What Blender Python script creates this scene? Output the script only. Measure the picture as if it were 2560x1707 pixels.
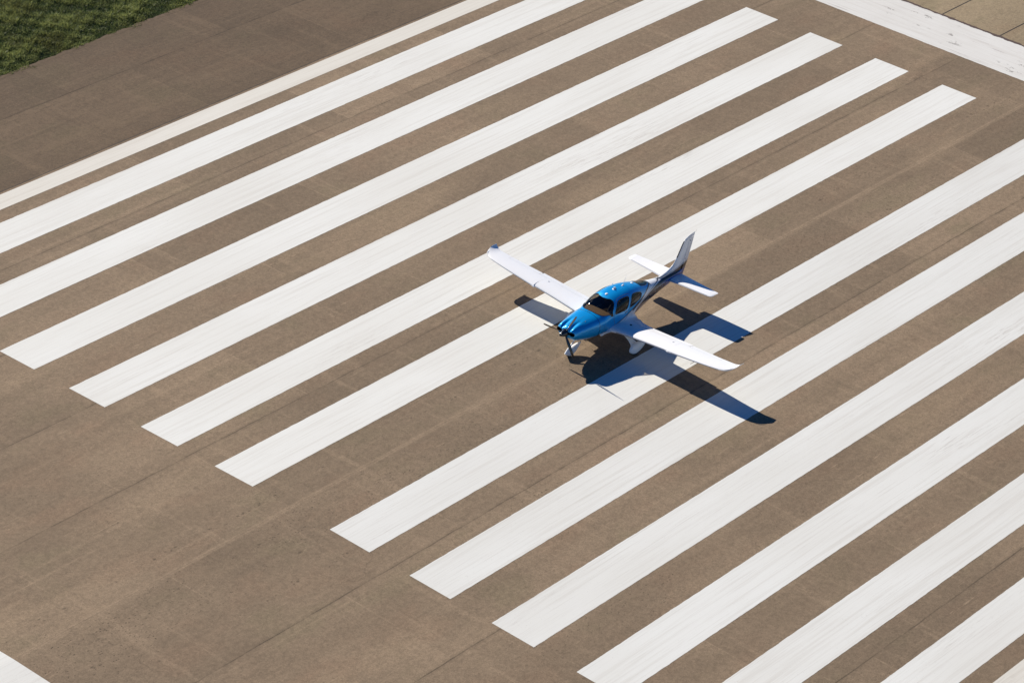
import bpy, bmesh, math, random
import numpy as np
from mathutils import Vector, Matrix

for o in list(bpy.data.objects): bpy.data.objects.remove(o)
SC = bpy.context.scene
COL = SC.collection
# ------------------------------------------------------------------ camera
cam_d = bpy.data.cameras.new('camera'); cam = bpy.data.objects.new('camera', cam_d); COL.objects.link(cam)
cam_d.sensor_width = 36.0; cam_d.lens = 8490.6 * 36.0 / 2560.0
cam_d.clip_start = 1.0; cam_d.clip_end = 20000.0
CR = np.array([[0.62926472, -0.77079001, 0.0995423], [0.33600019, 0.38529869, 0.85944679], [0.70080652, 0.50737332, -0.50144046]])
m = Matrix.Identity(4)
for i in range(3):
    m[i][0] = CR[0][i]; m[i][1] = CR[1][i]; m[i][2] = -CR[2][i]
m[0][3], m[1][3], m[2][3] = -73.0508, -61.1657, 62.4134
cam.matrix_world = m
SC.camera = cam
SC.render.resolution_x = 1024; SC.render.resolution_y = 682
# ------------------------------------------------------------------ world, sun, exposure
SUN_EL = math.radians(37.0); SUN_AZ = math.radians(82.0)       # azimuth of the sun, from +X towards +Y
w = bpy.data.worlds.new('World'); SC.world = w; w.use_nodes = True
nt = w.node_tree
sky = nt.nodes.new('ShaderNodeTexSky'); sky.sky_type = 'NISHITA'; sky.sun_disc = False
sky.sun_elevation = SUN_EL; sky.sun_rotation = math.radians(90) - SUN_AZ
sky.air_density = 1.0; sky.dust_density = 0.0; sky.ozone_density = 8.0; sky.altitude = 300
bg = nt.nodes['Background']; hs_ = nt.nodes.new('ShaderNodeHueSaturation'); hs_.inputs['Saturation'].default_value = 1.18; hs_.inputs['Hue'].default_value = .508; nt.links.new(sky.outputs[0], hs_.inputs['Color']); nt.links.new(hs_.outputs[0], bg.inputs[0]); bg.inputs[1].default_value = 0.066
sun_d = bpy.data.lights.new('sun', 'SUN'); sun_d.energy = 5.0; sun_d.angle = math.radians(0.5); sun_d.color = (1.0, 0.945, 0.86)
sun = bpy.data.objects.new('sun', sun_d); COL.objects.link(sun)
sd = Vector((math.cos(SUN_EL) * math.cos(SUN_AZ), math.cos(SUN_EL) * math.sin(SUN_AZ), math.sin(SUN_EL)))
sun.rotation_euler = sd.to_track_quat('Z', 'Y').to_euler()
SC.view_settings.view_transform = 'Standard'; SC.view_settings.look = 'None'
SC.view_settings.gamma = 1.0; SC.view_settings.exposure = 0.25
SC.render.engine = 'CYCLES'

rng = np.random.default_rng(7)
# ------------------------------------------------------------------ helpers
def mesh_np(name, V, F, mat=None, parent=None, smooth=True, colors=None):
    me = bpy.data.meshes.new(name)
    V = np.asarray(V, float).reshape(-1, 3)
    if isinstance(F, np.ndarray) and F.ndim == 2:
        k = F.shape[1]; n = len(F)
        me.vertices.add(len(V)); me.vertices.foreach_set('co', V.ravel())
        me.loops.add(n * k); me.loops.foreach_set('vertex_index', F.ravel().astype(np.int32))
        me.polygons.add(n); me.polygons.foreach_set('loop_start', (np.arange(n) * k).astype(np.int32))
        me.update(calc_edges=True); me.validate()
    else:
        me.from_pydata([tuple(v) for v in V], [], [tuple(int(i) for i in f) for f in F]); me.update()
    if smooth and len(me.polygons): me.polygons.foreach_set('use_smooth', [True] * len(me.polygons))
    if colors is not None:
        a = me.color_attributes.new('livery', 'FLOAT_COLOR', 'POINT')
        a.data.foreach_set('color', np.asarray(colors, float).ravel())
    o = bpy.data.objects.new(name, me); COL.objects.link(o)
    if mat: me.materials.append(mat)
    if parent: o.parent = parent
    return o
def empty(name, loc, label=None, cat=None, group=None):
    o = bpy.data.objects.new(name, None); COL.objects.link(o); o.location = loc
    if label: o['label'] = label
    if cat: o['category'] = cat
    if group: o['group'] = group
    return o
class MB:                                   # collects simple solids into one mesh
    def __init__(s): s.v = []; s.f = []
    def add(s, V, F):
        b = len(s.v); s.v += [tuple(x) for x in V]; s.f += [tuple(int(i) + b for i in f) for f in F]; return s
    def box(s, c, d, rot=None, bev=0.0):
        bm = bmesh.new(); bmesh.ops.create_cube(bm, size=1)
        for v in bm.verts: v.co = Vector((v.co.x * d[0], v.co.y * d[1], v.co.z * d[2]))
        if bev: bmesh.ops.bevel(bm, geom=bm.edges[:], offset=bev, segments=3, affect='EDGES', profile=.5)
        R = rot.to_matrix() if rot else Matrix.Identity(3)
        bm.verts.index_update()
        s.add([R @ v.co + Vector(c) for v in bm.verts], [[v.index for v in f.verts] for f in bm.faces]); bm.free(); return s
    def ring(s, rings, cap=True, closed=True):        # rings: list of equal-length point lists
        n = len(rings[0]); V = [p for r in rings for p in r]; F = []
        for i in range(len(rings) - 1):
            for j in range(n if closed else n - 1):
                a = i * n + j; b = i * n + (j + 1) % n
                F.append((a, b, b + n, a + n))
        if cap: F.append(tuple(range(n))[::-1]); F.append(tuple((len(rings) - 1) * n + j for j in range(n)))
        return s.add(V, F)
    def tube(s, pts, rad, n=16, flat=1.0):
        pts = [Vector(p) for p in pts]; rings = []
        for i, p in enumerate(pts):
            t = (pts[min(i + 1, len(pts) - 1)] - pts[max(i - 1, 0)]).normalized()
            u = t.cross(Vector((0, 1, 0)));
            if u.length < .2: u = t.cross(Vector((1, 0, 0)))
            u.normalize(); v = t.cross(u)
            r = rad[i] if hasattr(rad, '__len__') else rad
            rings.append([p + u * (r * math.cos(a)) + v * (r * flat * math.sin(a)) for a in [2 * math.pi * k / n for k in range(n)]])
        return s.ring(rings)
    def build(s, name, mat, parent=None, smooth=True):
        o = mesh_np(name, s.v, s.f, mat, parent, smooth)
        bm = bmesh.new(); bm.from_mesh(o.data); bmesh.ops.recalc_face_normals(bm, faces=bm.faces[:]); bm.to_mesh(o.data); bm.free()
        if smooth: soft(o)
        return o
def soft(o, ang=35):
    bm = bmesh.new(); bm.from_mesh(o.data)
    for e in bm.edges:
        if len(e.link_faces) == 2 and e.calc_face_angle(0) > math.radians(ang): e.smooth = False
    bm.to_mesh(o.data); bm.free()
# node helpers
class NT:
    def __init__(s, name):
        s.m = bpy.data.materials.new(name); s.m.use_nodes = True; s.t = s.m.node_tree; s.b = s.t.nodes['Principled BSDF']
    def n(s, typ, **kw):
        nd = s.t.nodes.new(typ)
        for k, v in kw.items():
            if k == 'inp':
                for a, b in v.items():
                    if isinstance(b, bpy.types.NodeSocket): s.t.links.new(b, nd.inputs[a])
                    else: nd.inputs[a].default_value = b
            else: setattr(nd, k, v)
        return nd
    def math(s, op, a, b=0.0, c=None, clamp=False):
        d = {0: a, 1: b}
        if c is not None: d[2] = c
        return s.n('ShaderNodeMath', operation=op, use_clamp=clamp, inp=d).outputs[0]
    def mix(s, f, a, b, blend='MIX'):
        nd = s.n('ShaderNodeMix', data_type='RGBA', blend_type=blend)
        for i, v in ((0, f), (6, a), (7, b)):
            if isinstance(v, bpy.types.NodeSocket): s.t.links.new(v, nd.inputs[i])
            else: nd.inputs[i].default_value = v if i == 0 else (*v, 1)[:4]
        return nd.outputs[2]
    def ramp(s, f, lo, hi):                  # smooth 0..1 between lo and hi
        nd = s.n('ShaderNodeMapRange', interpolation_type='SMOOTHSTEP', clamp=True, inp={0: f, 1: lo, 2: hi, 3: 0.0, 4: 1.0}); return nd.outputs[0]
    def noise(s, vec, scale, detail=3, rough=.5, dim='3D', dist=0.0):
        nd = s.n('ShaderNodeTexNoise', noise_dimensions=dim, inp={'Vector': vec, 'Scale': scale, 'Detail': detail, 'Roughness': rough, 'Distortion': dist}); return nd.outputs[0]
    def scale(s, vec, sx, sy, sz=1.0, loc=(0, 0, 0), rot=0.0):
        return s.n('ShaderNodeMapping', inp={'Vector': vec, 'Scale': (sx, sy, sz), 'Location': loc, 'Rotation': (0, 0, rot)}).outputs[0]
    def out(s, col=None, **kw):
        if col is not None:
            if isinstance(col, bpy.types.NodeSocket): s.t.links.new(col, s.b.inputs['Base Color'])
            else: s.b.inputs['Base Color'].default_value = (*col, 1)[:4]
        for k, v in kw.items():
            k = k.replace('_', ' ')
            if isinstance(v, bpy.types.NodeSocket): s.t.links.new(v, s.b.inputs[k])
            else: s.b.inputs[k].default_value = v
        return s.m
def plain(name, col, rough=.5, metal=0.0, coat=0.0, var=.06, vs=8.0):
    t = NT(name); g = t.n('ShaderNodeTexCoord').outputs['Object']
    nz = t.noise(g, vs, 4)
    c = t.mix(nz, tuple(x * (1 - var) for x in col), tuple(min(1, x * (1 + var)) for x in col))
    r = t.math('ADD', t.math('MULTIPLY', nz, .1), rough - .05)
    return t.out(c, Roughness=r, Metallic=metal, Coat_Weight=coat, Coat_Roughness=.06)
# ------------------------------------------------------------------ curves of the fuselage
def pch(xk, yk):
    xk=np.array(xk,float); yk=np.array(yk,float)
    h=np.diff(xk); d=np.diff(yk)/h; m=np.zeros(len(xk))
    m[0]=d[0]; m[-1]=d[-1]
    for i in range(1,len(xk)-1):
        if d[i-1]*d[i]<=0: m[i]=0
        else:
            w1=2*h[i]+h[i-1]; w2=h[i]+2*h[i-1]; m[i]=(w1+w2)/(w1/d[i-1]+w2/d[i])
    def f(x):
        x=np.clip(np.asarray(x,float),xk[0],xk[-1]); i=np.clip(np.searchsorted(xk,x)-1,0,len(xk)-2)
        t=(x-xk[i])/h[i]
        return yk[i]*(1+2*t)*(1-t)**2+m[i]*h[i]*t*(1-t)**2+yk[i+1]*t*t*(3-2*t)+m[i+1]*h[i]*t*t*(t-1)
    return f
# fuselage stations (m aft of the spinner tip)
F_TOP=pch([.34,.42,.55,.8,1.2,1.6,1.88,2.05,2.3,2.5,2.7,3.1,3.6,4.1,4.6,5.0,5.4,5.9,6.4,7.0,7.56],
          [1.38,1.425,1.455,1.49,1.53,1.555,1.575,1.665,1.80,1.885,1.935,1.965,1.93,1.835,1.69,1.565,1.47,1.39,1.345,1.30,1.25])
F_BOT=pch([.34,.45,.6,.9,1.3,1.8,2.4,3.2,3.9,4.5,5.2,6.0,6.8,7.56],
          [1.02,.93,.83,.73,.655,.61,.595,.595,.605,.66,.745,.85,.95,1.03])
F_HW=pch([.34,.42,.55,.8,1.2,1.8,2.4,3.0,3.5,4.0,4.5,5.0,5.5,6.0,6.6,7.1,7.56],
         [.34,.415,.455,.50,.56,.625,.655,.655,.62,.545,.445,.35,.27,.21,.155,.11,.05])
F_ZC=pch([.34,1.0,2.0,3.0,4.0,5.0,6.0,7.56],[1.20,1.17,1.14,1.14,1.16,1.17,1.16,1.16])
F_NT=pch([.34,1.0,1.8,2.1,2.5,3.2,4.5,6,7.56],[2.3,2.4,2.5,2.5,2.5,2.55,2.4,2.1,2.0])
F_NB=pch([.34,1.5,3,4.5,7.56],[2.3,2.7,2.8,2.4,2.1])
def fus(x,th):
    x=np.asarray(x,float); th=np.asarray(th,float)
    c=np.cos(th); s=np.sin(th); n=np.where(s>0,F_NT(x),F_NB(x))
    y=F_HW(x)*np.sign(c)*np.abs(c)**(2/n)
    zc=F_ZC(x); hh=np.where(s>0,F_TOP(x)-zc,zc-F_BOT(x))
    z=zc+hh*np.sign(s)*np.abs(s)**(2/n)
    up=np.clip((z-zc)/.18,0,1)
    a=.075*np.exp(-((x-.40)/.38)**2)
    z=z-up*a*np.exp(-((np.abs(y)-.165)/.062)**2)
    a2=.03*np.exp(-((x-.55)/.35)**2)
    z=z+up*a2*np.exp(-((np.abs(y)-.31)/.075)**2)
    return np.stack([x+0*y,y,z],-1)
# ------------------------------------------------------------------ ground materials (object coordinates = world metres)
SEAM = 4.572
def pavement_material(name, base, older=False, slabs=False):
    t = NT(name); g = t.n('ShaderNodeTexCoord').outputs['Object']
    sep = t.n('ShaderNodeSeparateXYZ', inp={0: g}); X, Y = sep.outputs[0], sep.outputs[1]
    base = np.array(base)
    big = t.noise(t.scale(g, .10, .22, 1, (3.1, 1.7, 0)), 1.0, 5, .62)
    mid = t.noise(t.scale(g, .45, .9, 1), 1.0, 4, .6)
    warm = t.noise(t.scale(g, .30, .5, 1, (11, 5, 0)), 1.0, 3, .55)
    c = t.mix(t.ramp(big, .32, .68), tuple(base * .80), tuple(base * 1.18))
    c = t.mix(t.math('MULTIPLY', t.ramp(mid, .3, .75), .45), c, tuple(base * 1.10))
    c = t.mix(t.math('MULTIPLY', t.ramp(warm, .5, .72), .55), c, tuple(base * np.array([1.06, .97, .95])))
    c = t.mix(t.math('MULTIPLY', t.ramp(warm, .46, .30), .6), c, tuple(base * np.array([.90, .96, .90])))
    lane = t.math('FLOOR', t.math('DIVIDE', Y, SEAM))
    # wobbly longitudinal streaks left by the paver and by tyres
    st = t.noise(t.scale(g, .035, 2.2, 1), 1.0, 4, .65)
    c = t.mix(t.math('MULTIPLY', t.ramp(st, .52, .72), .35), c, tuple(base * .70))
    st2 = t.noise(t.scale(g, .05, 3.1, 1, (0, 40, 0)), 1.0, 3, .6)
    c = t.mix(t.math('MULTIPLY', t.ramp(st2, .55, .75), .5), c, tuple(base * 1.30))
    if not slabs:
        # patches laid in rectangles, lane by lane
        cmb = t.n('ShaderNodeCombineXYZ', inp={0: t.math('FLOOR', t.math('ADD', t.math('DIVIDE', X, 9.35), t.math('MULTIPLY', lane, .37))), 1: lane})
        wn = t.n('ShaderNodeTexWhiteNoise', noise_dimensions='2D', inp={0: cmb.outputs[0]}).outputs[0]
        c = t.mix(t.math('MULTIPLY', t.ramp(wn, .0, 1.0), .85), c, t.mix(.55, c, tuple(base * .60)))
        bandn = t.noise(t.scale(g, .022, .75, 1, (21, 4, 0)), 1.0, 3, .5)
        c = t.mix(t.math('MULTIPLY', t.ramp(bandn, .50, .66), .30), c, tuple(base * np.array([.74, .73, .72])))
        pale = t.noise(t.scale(g, .06, .35, 1, (1, 24, 0), .12), 1.0, 4, .6)
        c = t.mix(t.math('MULTIPLY', t.ramp(pale, .54, .70), .45), c, tuple(base * np.array([1.28, 1.28, 1.25])))
        # cross joints of the patches and drag marks lying across the lanes
        fx = t.math('FRACT', t.math('ADD', t.math('DIVIDE', X, 9.35), t.math('MULTIPLY', lane, .37)))
        fxd = t.math('MINIMUM', fx, t.math('SUBTRACT', 1.0, fx))
        cj = t.math('MULTIPLY', t.ramp(fxd, .006, .001), t.ramp(t.noise(t.scale(g, .5, .5, 1, (17, 2, 0)), 1.0, 3), .42, .60))
        c = t.mix(t.math('MULTIPLY', cj, .30), c, tuple(base * 1.45))
        cr = t.noise(t.scale(g, 1.6, .13, 1, (6, 6, 0), .10), 1.0, 4, .65)
        c = t.mix(t.math('MULTIPLY', t.ramp(cr, .56, .70), .32), c, tuple(base * 1.35))
        cr2 = t.noise(t.scale(g, 1.1, .10, 1, (2, 16, 0), -.08), 1.0, 4, .65)
        c = t.mix(t.math('MULTIPLY', t.ramp(cr2, .58, .72), .32), c, tuple(base * .70))
        # longitudinal construction joints
        wob = t.math('MULTIPLY', t.math('SUBTRACT', t.noise(t.scale(g, .8, .05, 1), 1.0, 3), .5), .10)
        fy = t.math('PINGPONG', t.math('ADD', Y, wob), SEAM / 2)
        fy = t.math('ABSOLUTE', t.math('SUBTRACT', t.math('MODULO', t.math('ADD', t.math('ADD', Y, wob), SEAM * 40.5), SEAM), SEAM / 2))
        brk = t.ramp(t.noise(t.scale(g, .55, .02, 1, (7, 0, 0)), 1.0, 5, .7), .38, .60)
        line = t.math('MULTIPLY', t.ramp(fy, .035, .008), t.math('ADD', t.math('MULTIPLY', brk, .55), .22))
        soft_ = t.math('MULTIPLY', t.ramp(fy, .26, .0), t.math('MULTIPLY', brk, .30))
        c = t.mix(soft_, c, tuple(base * .68))
        c = t.mix(line, c, tuple(base * .34))
        # pale seal line beside the joint
        fy2 = t.math('ABSOLUTE', t.math('SUBTRACT', fy, .16))
        c = t.mix(t.math('MULTIPLY', t.ramp(fy2, .09, .0), t.math('MULTIPLY', t.ramp(big, .45, .6), .22)), c, tuple(base * 1.35))
    # pits and gum spots, gathered in some stretches and near the centre line
    vor = t.n('ShaderNodeTexVoronoi', feature='F1', inp={'Vector': t.n('ShaderNodeVectorMath', operation='ADD', inp={0: t.scale(g, 3.4, 5.2, 1), 1: t.n('ShaderNodeTexNoise', inp={'Vector': g, 'Scale': 3.0}).outputs[1]}).outputs[0], 'Scale': 1.0})
    near = t.ramp(t.math('ABSOLUTE', t.math('ADD', Y, 1.7)), 2.6, .2)
    wl = t.math('MULTIPLY', t.math('SUBTRACT', t.noise(t.scale(g, .35, .05, 1, (9, 3, 0)), 1.0, 4, .6), .5), .9)
    rows = None
    for yy in (-1.95, .90, -3.1):                     # cracks worked open along the lane, seen as rows of holes
        r_ = t.ramp(t.math('ABSOLUTE', t.math('ADD', t.math('SUBTRACT', Y, yy), wl)), .16, .03)
        rows = r_ if rows is None else t.math('MAXIMUM', rows, r_)
    rows = t.math('MULTIPLY', rows, t.ramp(t.noise(t.scale(g, .22, .3, 1, (4, 4, 0)), 1.0, 3), .40, .55))
    dens = t.math('ADD', t.math('MULTIPLY', near, .45), t.math('MULTIPLY', t.ramp(t.noise(t.scale(g, .12, .5, 1, (2, 9, 0)), 1.0, 3), .52, .75), .55))
    dens = t.math('MAXIMUM', t.math('MULTIPLY', dens, t.ramp(t.noise(t.scale(g, .9, .9, 1, (1, 1, 0)), 1.0, 3), .36, .60)), t.math('MULTIPLY', rows, .8))
    pit = t.ramp(vor.outputs['Distance'], t.math('MULTIPLY', dens, .42), t.math('MULTIPLY', dens, .22))
    c = t.mix(t.math('MULTIPLY', pit, t.math('MULTIPLY', t.ramp(dens, .05, .25), .60)), c, tuple(base * .30))
    v2 = t.n('ShaderNodeTexVoronoi', feature='F1', inp={'Vector': t.scale(g, 5.5, 9.5, 1), 'Scale': 1.0})
    d2 = t.math('MULTIPLY', t.ramp(t.math('ABSOLUTE', t.math('ADD', Y, 1.2)), 4.2, .8), t.ramp(t.noise(t.scale(g, .16, .4, 1, (12, 2, 0)), 1.0, 4), .42, .62))
    d2 = t.math('MAXIMUM', d2, t.ramp(t.noise(t.scale(g, .10, .25, 1, (31, 2, 0)), 1.0, 4), .60, .72))
    c = t.mix(t.math('MULTIPLY', t.ramp(v2.outputs['Distance'], .26, .08), t.math('MULTIPLY', d2, t.ramp(v2.outputs['Color'], .35, .45))), c, tuple(base * .28))
    # pale rubbed line along the middle joint, a few short pale drag marks
    c = t.mix(t.math('MULTIPLY', t.ramp(t.math('ABSOLUTE', t.math('ADD', Y, t.math('MULTIPLY', wl, .15))), .16, .02), .45), c, tuple(base * 1.42))
    ck = t.n('ShaderNodeTexVoronoi', feature='DISTANCE_TO_EDGE', inp={'Vector': t.n('ShaderNodeVectorMath', operation='ADD', inp={0: t.scale(g, .09, .22, 1, (5, 2, 0)), 1: t.n('ShaderNodeVectorMath', operation='SCALE', inp={0: t.n('ShaderNodeTexNoise', inp={'Vector': g, 'Scale': .5, 'Detail': 6.0}).outputs[1], 3: .5}).outputs[0]}).outputs[0], 'Scale': 1.0})
    crk = t.math('MULTIPLY', t.ramp(ck.outputs['Distance'], .0045, .0015), t.ramp(t.noise(t.scale(g, .15, .15, 1, (7, 7, 0)), 1.0, 3), .50, .60))
    c = t.mix(t.math('MULTIPLY', crk, .35), c, tuple(base * .45))
    # thin pale scratches crossing at a slant
    for k, (ro, sx, sy, th) in enumerate(((.45, .5, 7, .70), (-.35, .6, 9, .71), (1.1, .5, 8, .73))):
        sc = t.noise(t.scale(g, sx, sy, 1, (k * 7.3, k * 3.1, 0), ro), 1.0, 3, .7)
        c = t.mix(t.math('MULTIPLY', t.ramp(sc, th - .06, th + .05), .5), c, tuple(base * 1.5))
    # aggregate
    fine = t.noise(g, 9.0, 4, .75)
    fine2 = t.noise(t.scale(g, 1, 1, 1, (5, 5, 5)), 26.0, 2, .6)
    ag = t.math('ADD', t.math('MULTIPLY', t.ramp(fine, .30, .70), .26), t.math('MULTIPLY', t.ramp(fine2, .30, .70), .26))
    coarse = t.noise(t.scale(g, 1, 1, 1, (8, 3, 1)), 4.2, 3, .6)
    ag = t.math('ADD', t.math('ADD', ag, t.math('MULTIPLY', t.ramp(coarse, .3, .7), .14)), .68)
    c = t.n('ShaderNodeVectorMath', operation='SCALE', inp={0: c, 3: ag}).outputs[0]
    bmp = t.n('ShaderNodeBump', inp={'Strength': .55, 'Distance': .02, 'Height': t.math('ADD', fine, t.math('MULTIPLY', fine2, .6))})
    return t.out(c, Roughness=.88, Normal=bmp.outputs[0], Specular_IOR_Level=.25)
def paint_material(name, along_y=False, worn=0.0, base=(.704, .692, .630)):
    t = NT(name); g = t.n('ShaderNodeTexCoord').outputs['Object']
    sx, sy = (.14, 7.0) if not along_y else (7.0, .14)
    a = t.noise(t.scale(g, sx, sy, 1, (0, 0, 0), .05), 1.0, 5, .62)
    b = t.noise(t.scale(g, sx * 2.5, sy * 3.4, 1, (4, 9, 0), -.03), 1.0, 4, .7)
    big = t.noise(t.scale(g, .12, .3, 1), 1.0, 4)
    base = np.array(base)
    c = t.mix(t.ramp(big, .3, .7), tuple(base * np.array([.965, .955, .94])), tuple(base * 1.03))
    c = t.mix(t.math('MULTIPLY', t.ramp(a, .48, .68), .5), c, tuple(base * np.array([.84, .81, .78])))
    c = t.mix(t.math('MULTIPLY', t.ramp(b, .52, .70), .65), c, tuple(base * np.array([.82, .79, .76])))
    wear = t.math('MULTIPLY', t.ramp(t.noise(t.scale(g, .08, .45, 1, (1, 2, 3)), 1.0, 5, .6), .55, .75), t.ramp(t.noise(t.scale(g, sx * 6, sy * 2.2, 1), 1.0, 4, .8), .50, .64))
    c = t.mix(t.math('MULTIPLY', wear, .55), c, (.36, .31, .26))
    pep = t.noise(g, 22.0, 2, .6)
    c = t.mix(t.math('MULTIPLY', t.ramp(pep, .66, .74), .45), c, (.42, .38, .34))
    if worn:
        wn = t.ramp(t.noise(t.scale(g, 2.6 if along_y else 1, 1.0 if along_y else 2.6, 1, (8, 1, 0)), 1.0, 6, .78), .585, .62)
        msk = t.ramp(t.noise(t.scale(g, .5, .3, 1, (3, 3, 0)), 1.0, 3), .50, .60)
        c = t.mix(t.math('MULTIPLY', t.math('MULTIPLY', wn, msk), .85), c, (.10, .08, .065))
        rub = t.ramp(t.noise(t.scale(g, 6.0, .35, 1, (1, 6, 0)), 1.0, 6, .75), .56, .66)
        c = t.mix(t.math('MULTIPLY', t.math('MULTIPLY', rub, t.ramp(t.noise(t.scale(g, 1.2, .08, 1, (5, 0, 0)), 1.0, 2), .44, .56)), .8), c, (.34, .29, .26))
    bmp = t.n('ShaderNodeBump', inp={'Strength': .25, 'Distance': .01, 'Height': t.math('ADD', t.noise(g, 14.0, 3, .7), b)})
    return t.out(c, Roughness=.72, Normal=bmp.outputs[0], Specular_IOR_Level=.3)
CROWN = 0.017686
def gz(y): return -CROWN * min(abs(y), 31.0) if not hasattr(y, '__len__') else -CROWN * np.minimum(np.abs(y), 31.0)
def strip(name, x0, x1, y0, y1, dz, mat, parent=None, ragged=0.0):
    """painted or paved sheet that follows the cross fall of the runway"""
    ys = sorted({y0, y1, *[v for v in (0.0, 31.0, -31.0) if y0 < v < y1]})
    if ragged == 0:
        V = []; F = []
        for i, y in enumerate(ys): V += [(x0, y, gz(y) + dz), (x1, y, gz(y) + dz)]
        for i in range(len(ys) - 1): F.append((2 * i, 2 * i + 1, 2 * i + 3, 2 * i + 2))
        return mesh_np(name, V, F, mat, parent, smooth=False)
    nx = max(2, int((x1 - x0) / .05)) if (x1 - x0) > (y1 - y0) else 0
    ny = max(2, int((y1 - y0) / .05)) if not nx else 0
    n = nx or ny; V = []; w1 = np.convolve(rng.normal(0, 1, n + 1), np.ones(5) / 5, 'same') * ragged; w2 = np.convolve(rng.normal(0, 1, n + 1), np.ones(5) / 5, 'same') * ragged
    for i in range(n + 1):
        if nx: x = x0 + (x1 - x0) * i / n; a, b = y0 + w1[i], y1 + w2[i]; V += [(x, a, gz(a) + dz), (x, b, gz(b) + dz)]
        else: y = y0 + (y1 - y0) * i / n; V += [(x1 + w2[i], y, gz(y) + dz), (x0 + w1[i], y, gz(y) + dz)]
    F = [(2 * i, 2 * i + 2, 2 * i + 3, 2 * i + 1) for i in range(n)]
    return mesh_np(name, V, F, mat, parent, smooth=False)
BROWN = (.234, .168, .105)
M_pave = pavement_material('runway_asphalt', BROWN)
M_should = pavement_material('shoulder_asphalt', (.135, .093, .056))
M_pad = pavement_material('overrun_concrete', (.25, .19, .115), slabs=True)
M_paint = paint_material('marking_paint')
M_bar = paint_material('threshold_bar_paint', along_y=True, worn=1.0, base=(.66, .64, .585))
M_edge = paint_material('edge_line_paint', base=(.66, .625, .54))
tt = NT('joint_sealant'); M_joint = tt.out((.035, .028, .022), Roughness=.8)
tt = NT('joint_dirt'); gg = tt.n('ShaderNodeTexCoord').outputs['Object']; M_dirt = tt.out(tt.mix(tt.noise(gg, 6.0, 5, .7), (.03, .02, .016), (.13, .085, .065)), Roughness=.95)
tt = NT('soil'); gg = tt.n('ShaderNodeTexCoord').outputs['Object']
M_soil = tt.out(tt.mix(tt.noise(gg, .06, 8, .7), tt.mix(tt.noise(gg, 5.0, 6, .75), (.028, .045, .012), (.085, .11, .03)), tt.mix(tt.noise(gg, 5.0, 6, .75), (.05, .055, .02), (.13, .125, .045))), Roughness=.95)
def kind(o, k='structure'): o['kind'] = k; return o
# terrain reaching the horizon, a little below the pavement edge
B = 6000.0
ys = [-B, -31.0, -30.2, 30.2, 31.0, B]; zs = [gz(31) - .06, gz(31) - .05, gz(31) - .30, gz(31) - .30, gz(31) - .05, gz(31) - .06]
V = []; F = []
for y, z in zip(ys, zs): V += [(-B, y, z), (B, y, z)]
for i in range(5): F.append((2 * i, 2 * i + 1, 2 * i + 3, 2 * i + 2))
ground = kind(mesh_np('ground', V, F, M_soil, smooth=False))
# the paved width of the runway and its shoulders
HW = 22.86; XA, XB = -700.0, 52.12
runway = kind(strip('runway', XA, XB, -HW, HW, 0.0, M_pave))
for s in (1, -1):
    a, b = (HW, 30.32) if s > 0 else (-30.32, -HW)
    sh = strip('runway_shoulder', XA, 420.0, a, b, -.012, M_should, None, 0)
    bm = bmesh.new(); bm.from_mesh(sh.data)
    bm.free(); kind(sh); sh['category'] = 'shoulder'; sh['label'] = 'darker brown asphalt shoulder between the edge line and the grass' if s > 0 else 'darker asphalt shoulder outside the far side edge line'
# ragged grass-side lip of the near shoulder
lip = kind(strip('shoulder_edge', 4.0, 46.0, 30.2, 30.42, -.008, M_should, None, .05))
lip['category'] = 'shoulder'; lip['label'] = 'ragged asphalt lip where the shoulder meets the grass'
pad = kind(strip('overrun_pad', XB, 420.0, -HW, HW, -.006, M_pad))
# painted markings, parts of the runway
FT = .3048
k = 0
for s in (1, -1):
    for i in range(6):
        lo = (5.75 + i * 11.5) * FT; hi = lo + 5.75 * FT
        a, b = (lo, hi) if s > 0 else (-hi, -lo)
        strip('threshold_stripe', 0.0, 150 * FT, a, b, .004, M_paint, runway, .008)
    a, b = (21.80, 22.72) if s > 0 else (-22.72, -21.80)
    strip('edge_line', XA, 48.8, a, b, .004, M_edge, runway)
strip('threshold_bar', 48.86, 52.02, -22.72, 22.72, .004, M_bar, runway, .012)
strip('dirt_joint', 52.00, 52.16, -22.8, 22.8, .006, M_dirt, runway, .05)
strip('number_marking', -15.7, -12.66, -3.0, 3.05, .004, M_paint, runway)
strip('edge_crack', XA, 50.0, 22.88, 22.905, .003, M_joint, runway, 0)
strip('edge_crack', XA, 50.0, -22.905, -22.88, .003, M_joint, runway, 0)
for j in range(-7, 8):
    y = 4.6 + 3.055 * j
    if abs(y) < 22: strip('slab_joint', 52.16, 130.0, y - .02, y + .02, .004, M_joint, pad)
for x in (57.2, 62.3, 67.4, 72.5): strip('slab_joint', x - .02, x + .02, -22.7, 22.7, .004, M_joint, pad)
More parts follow.
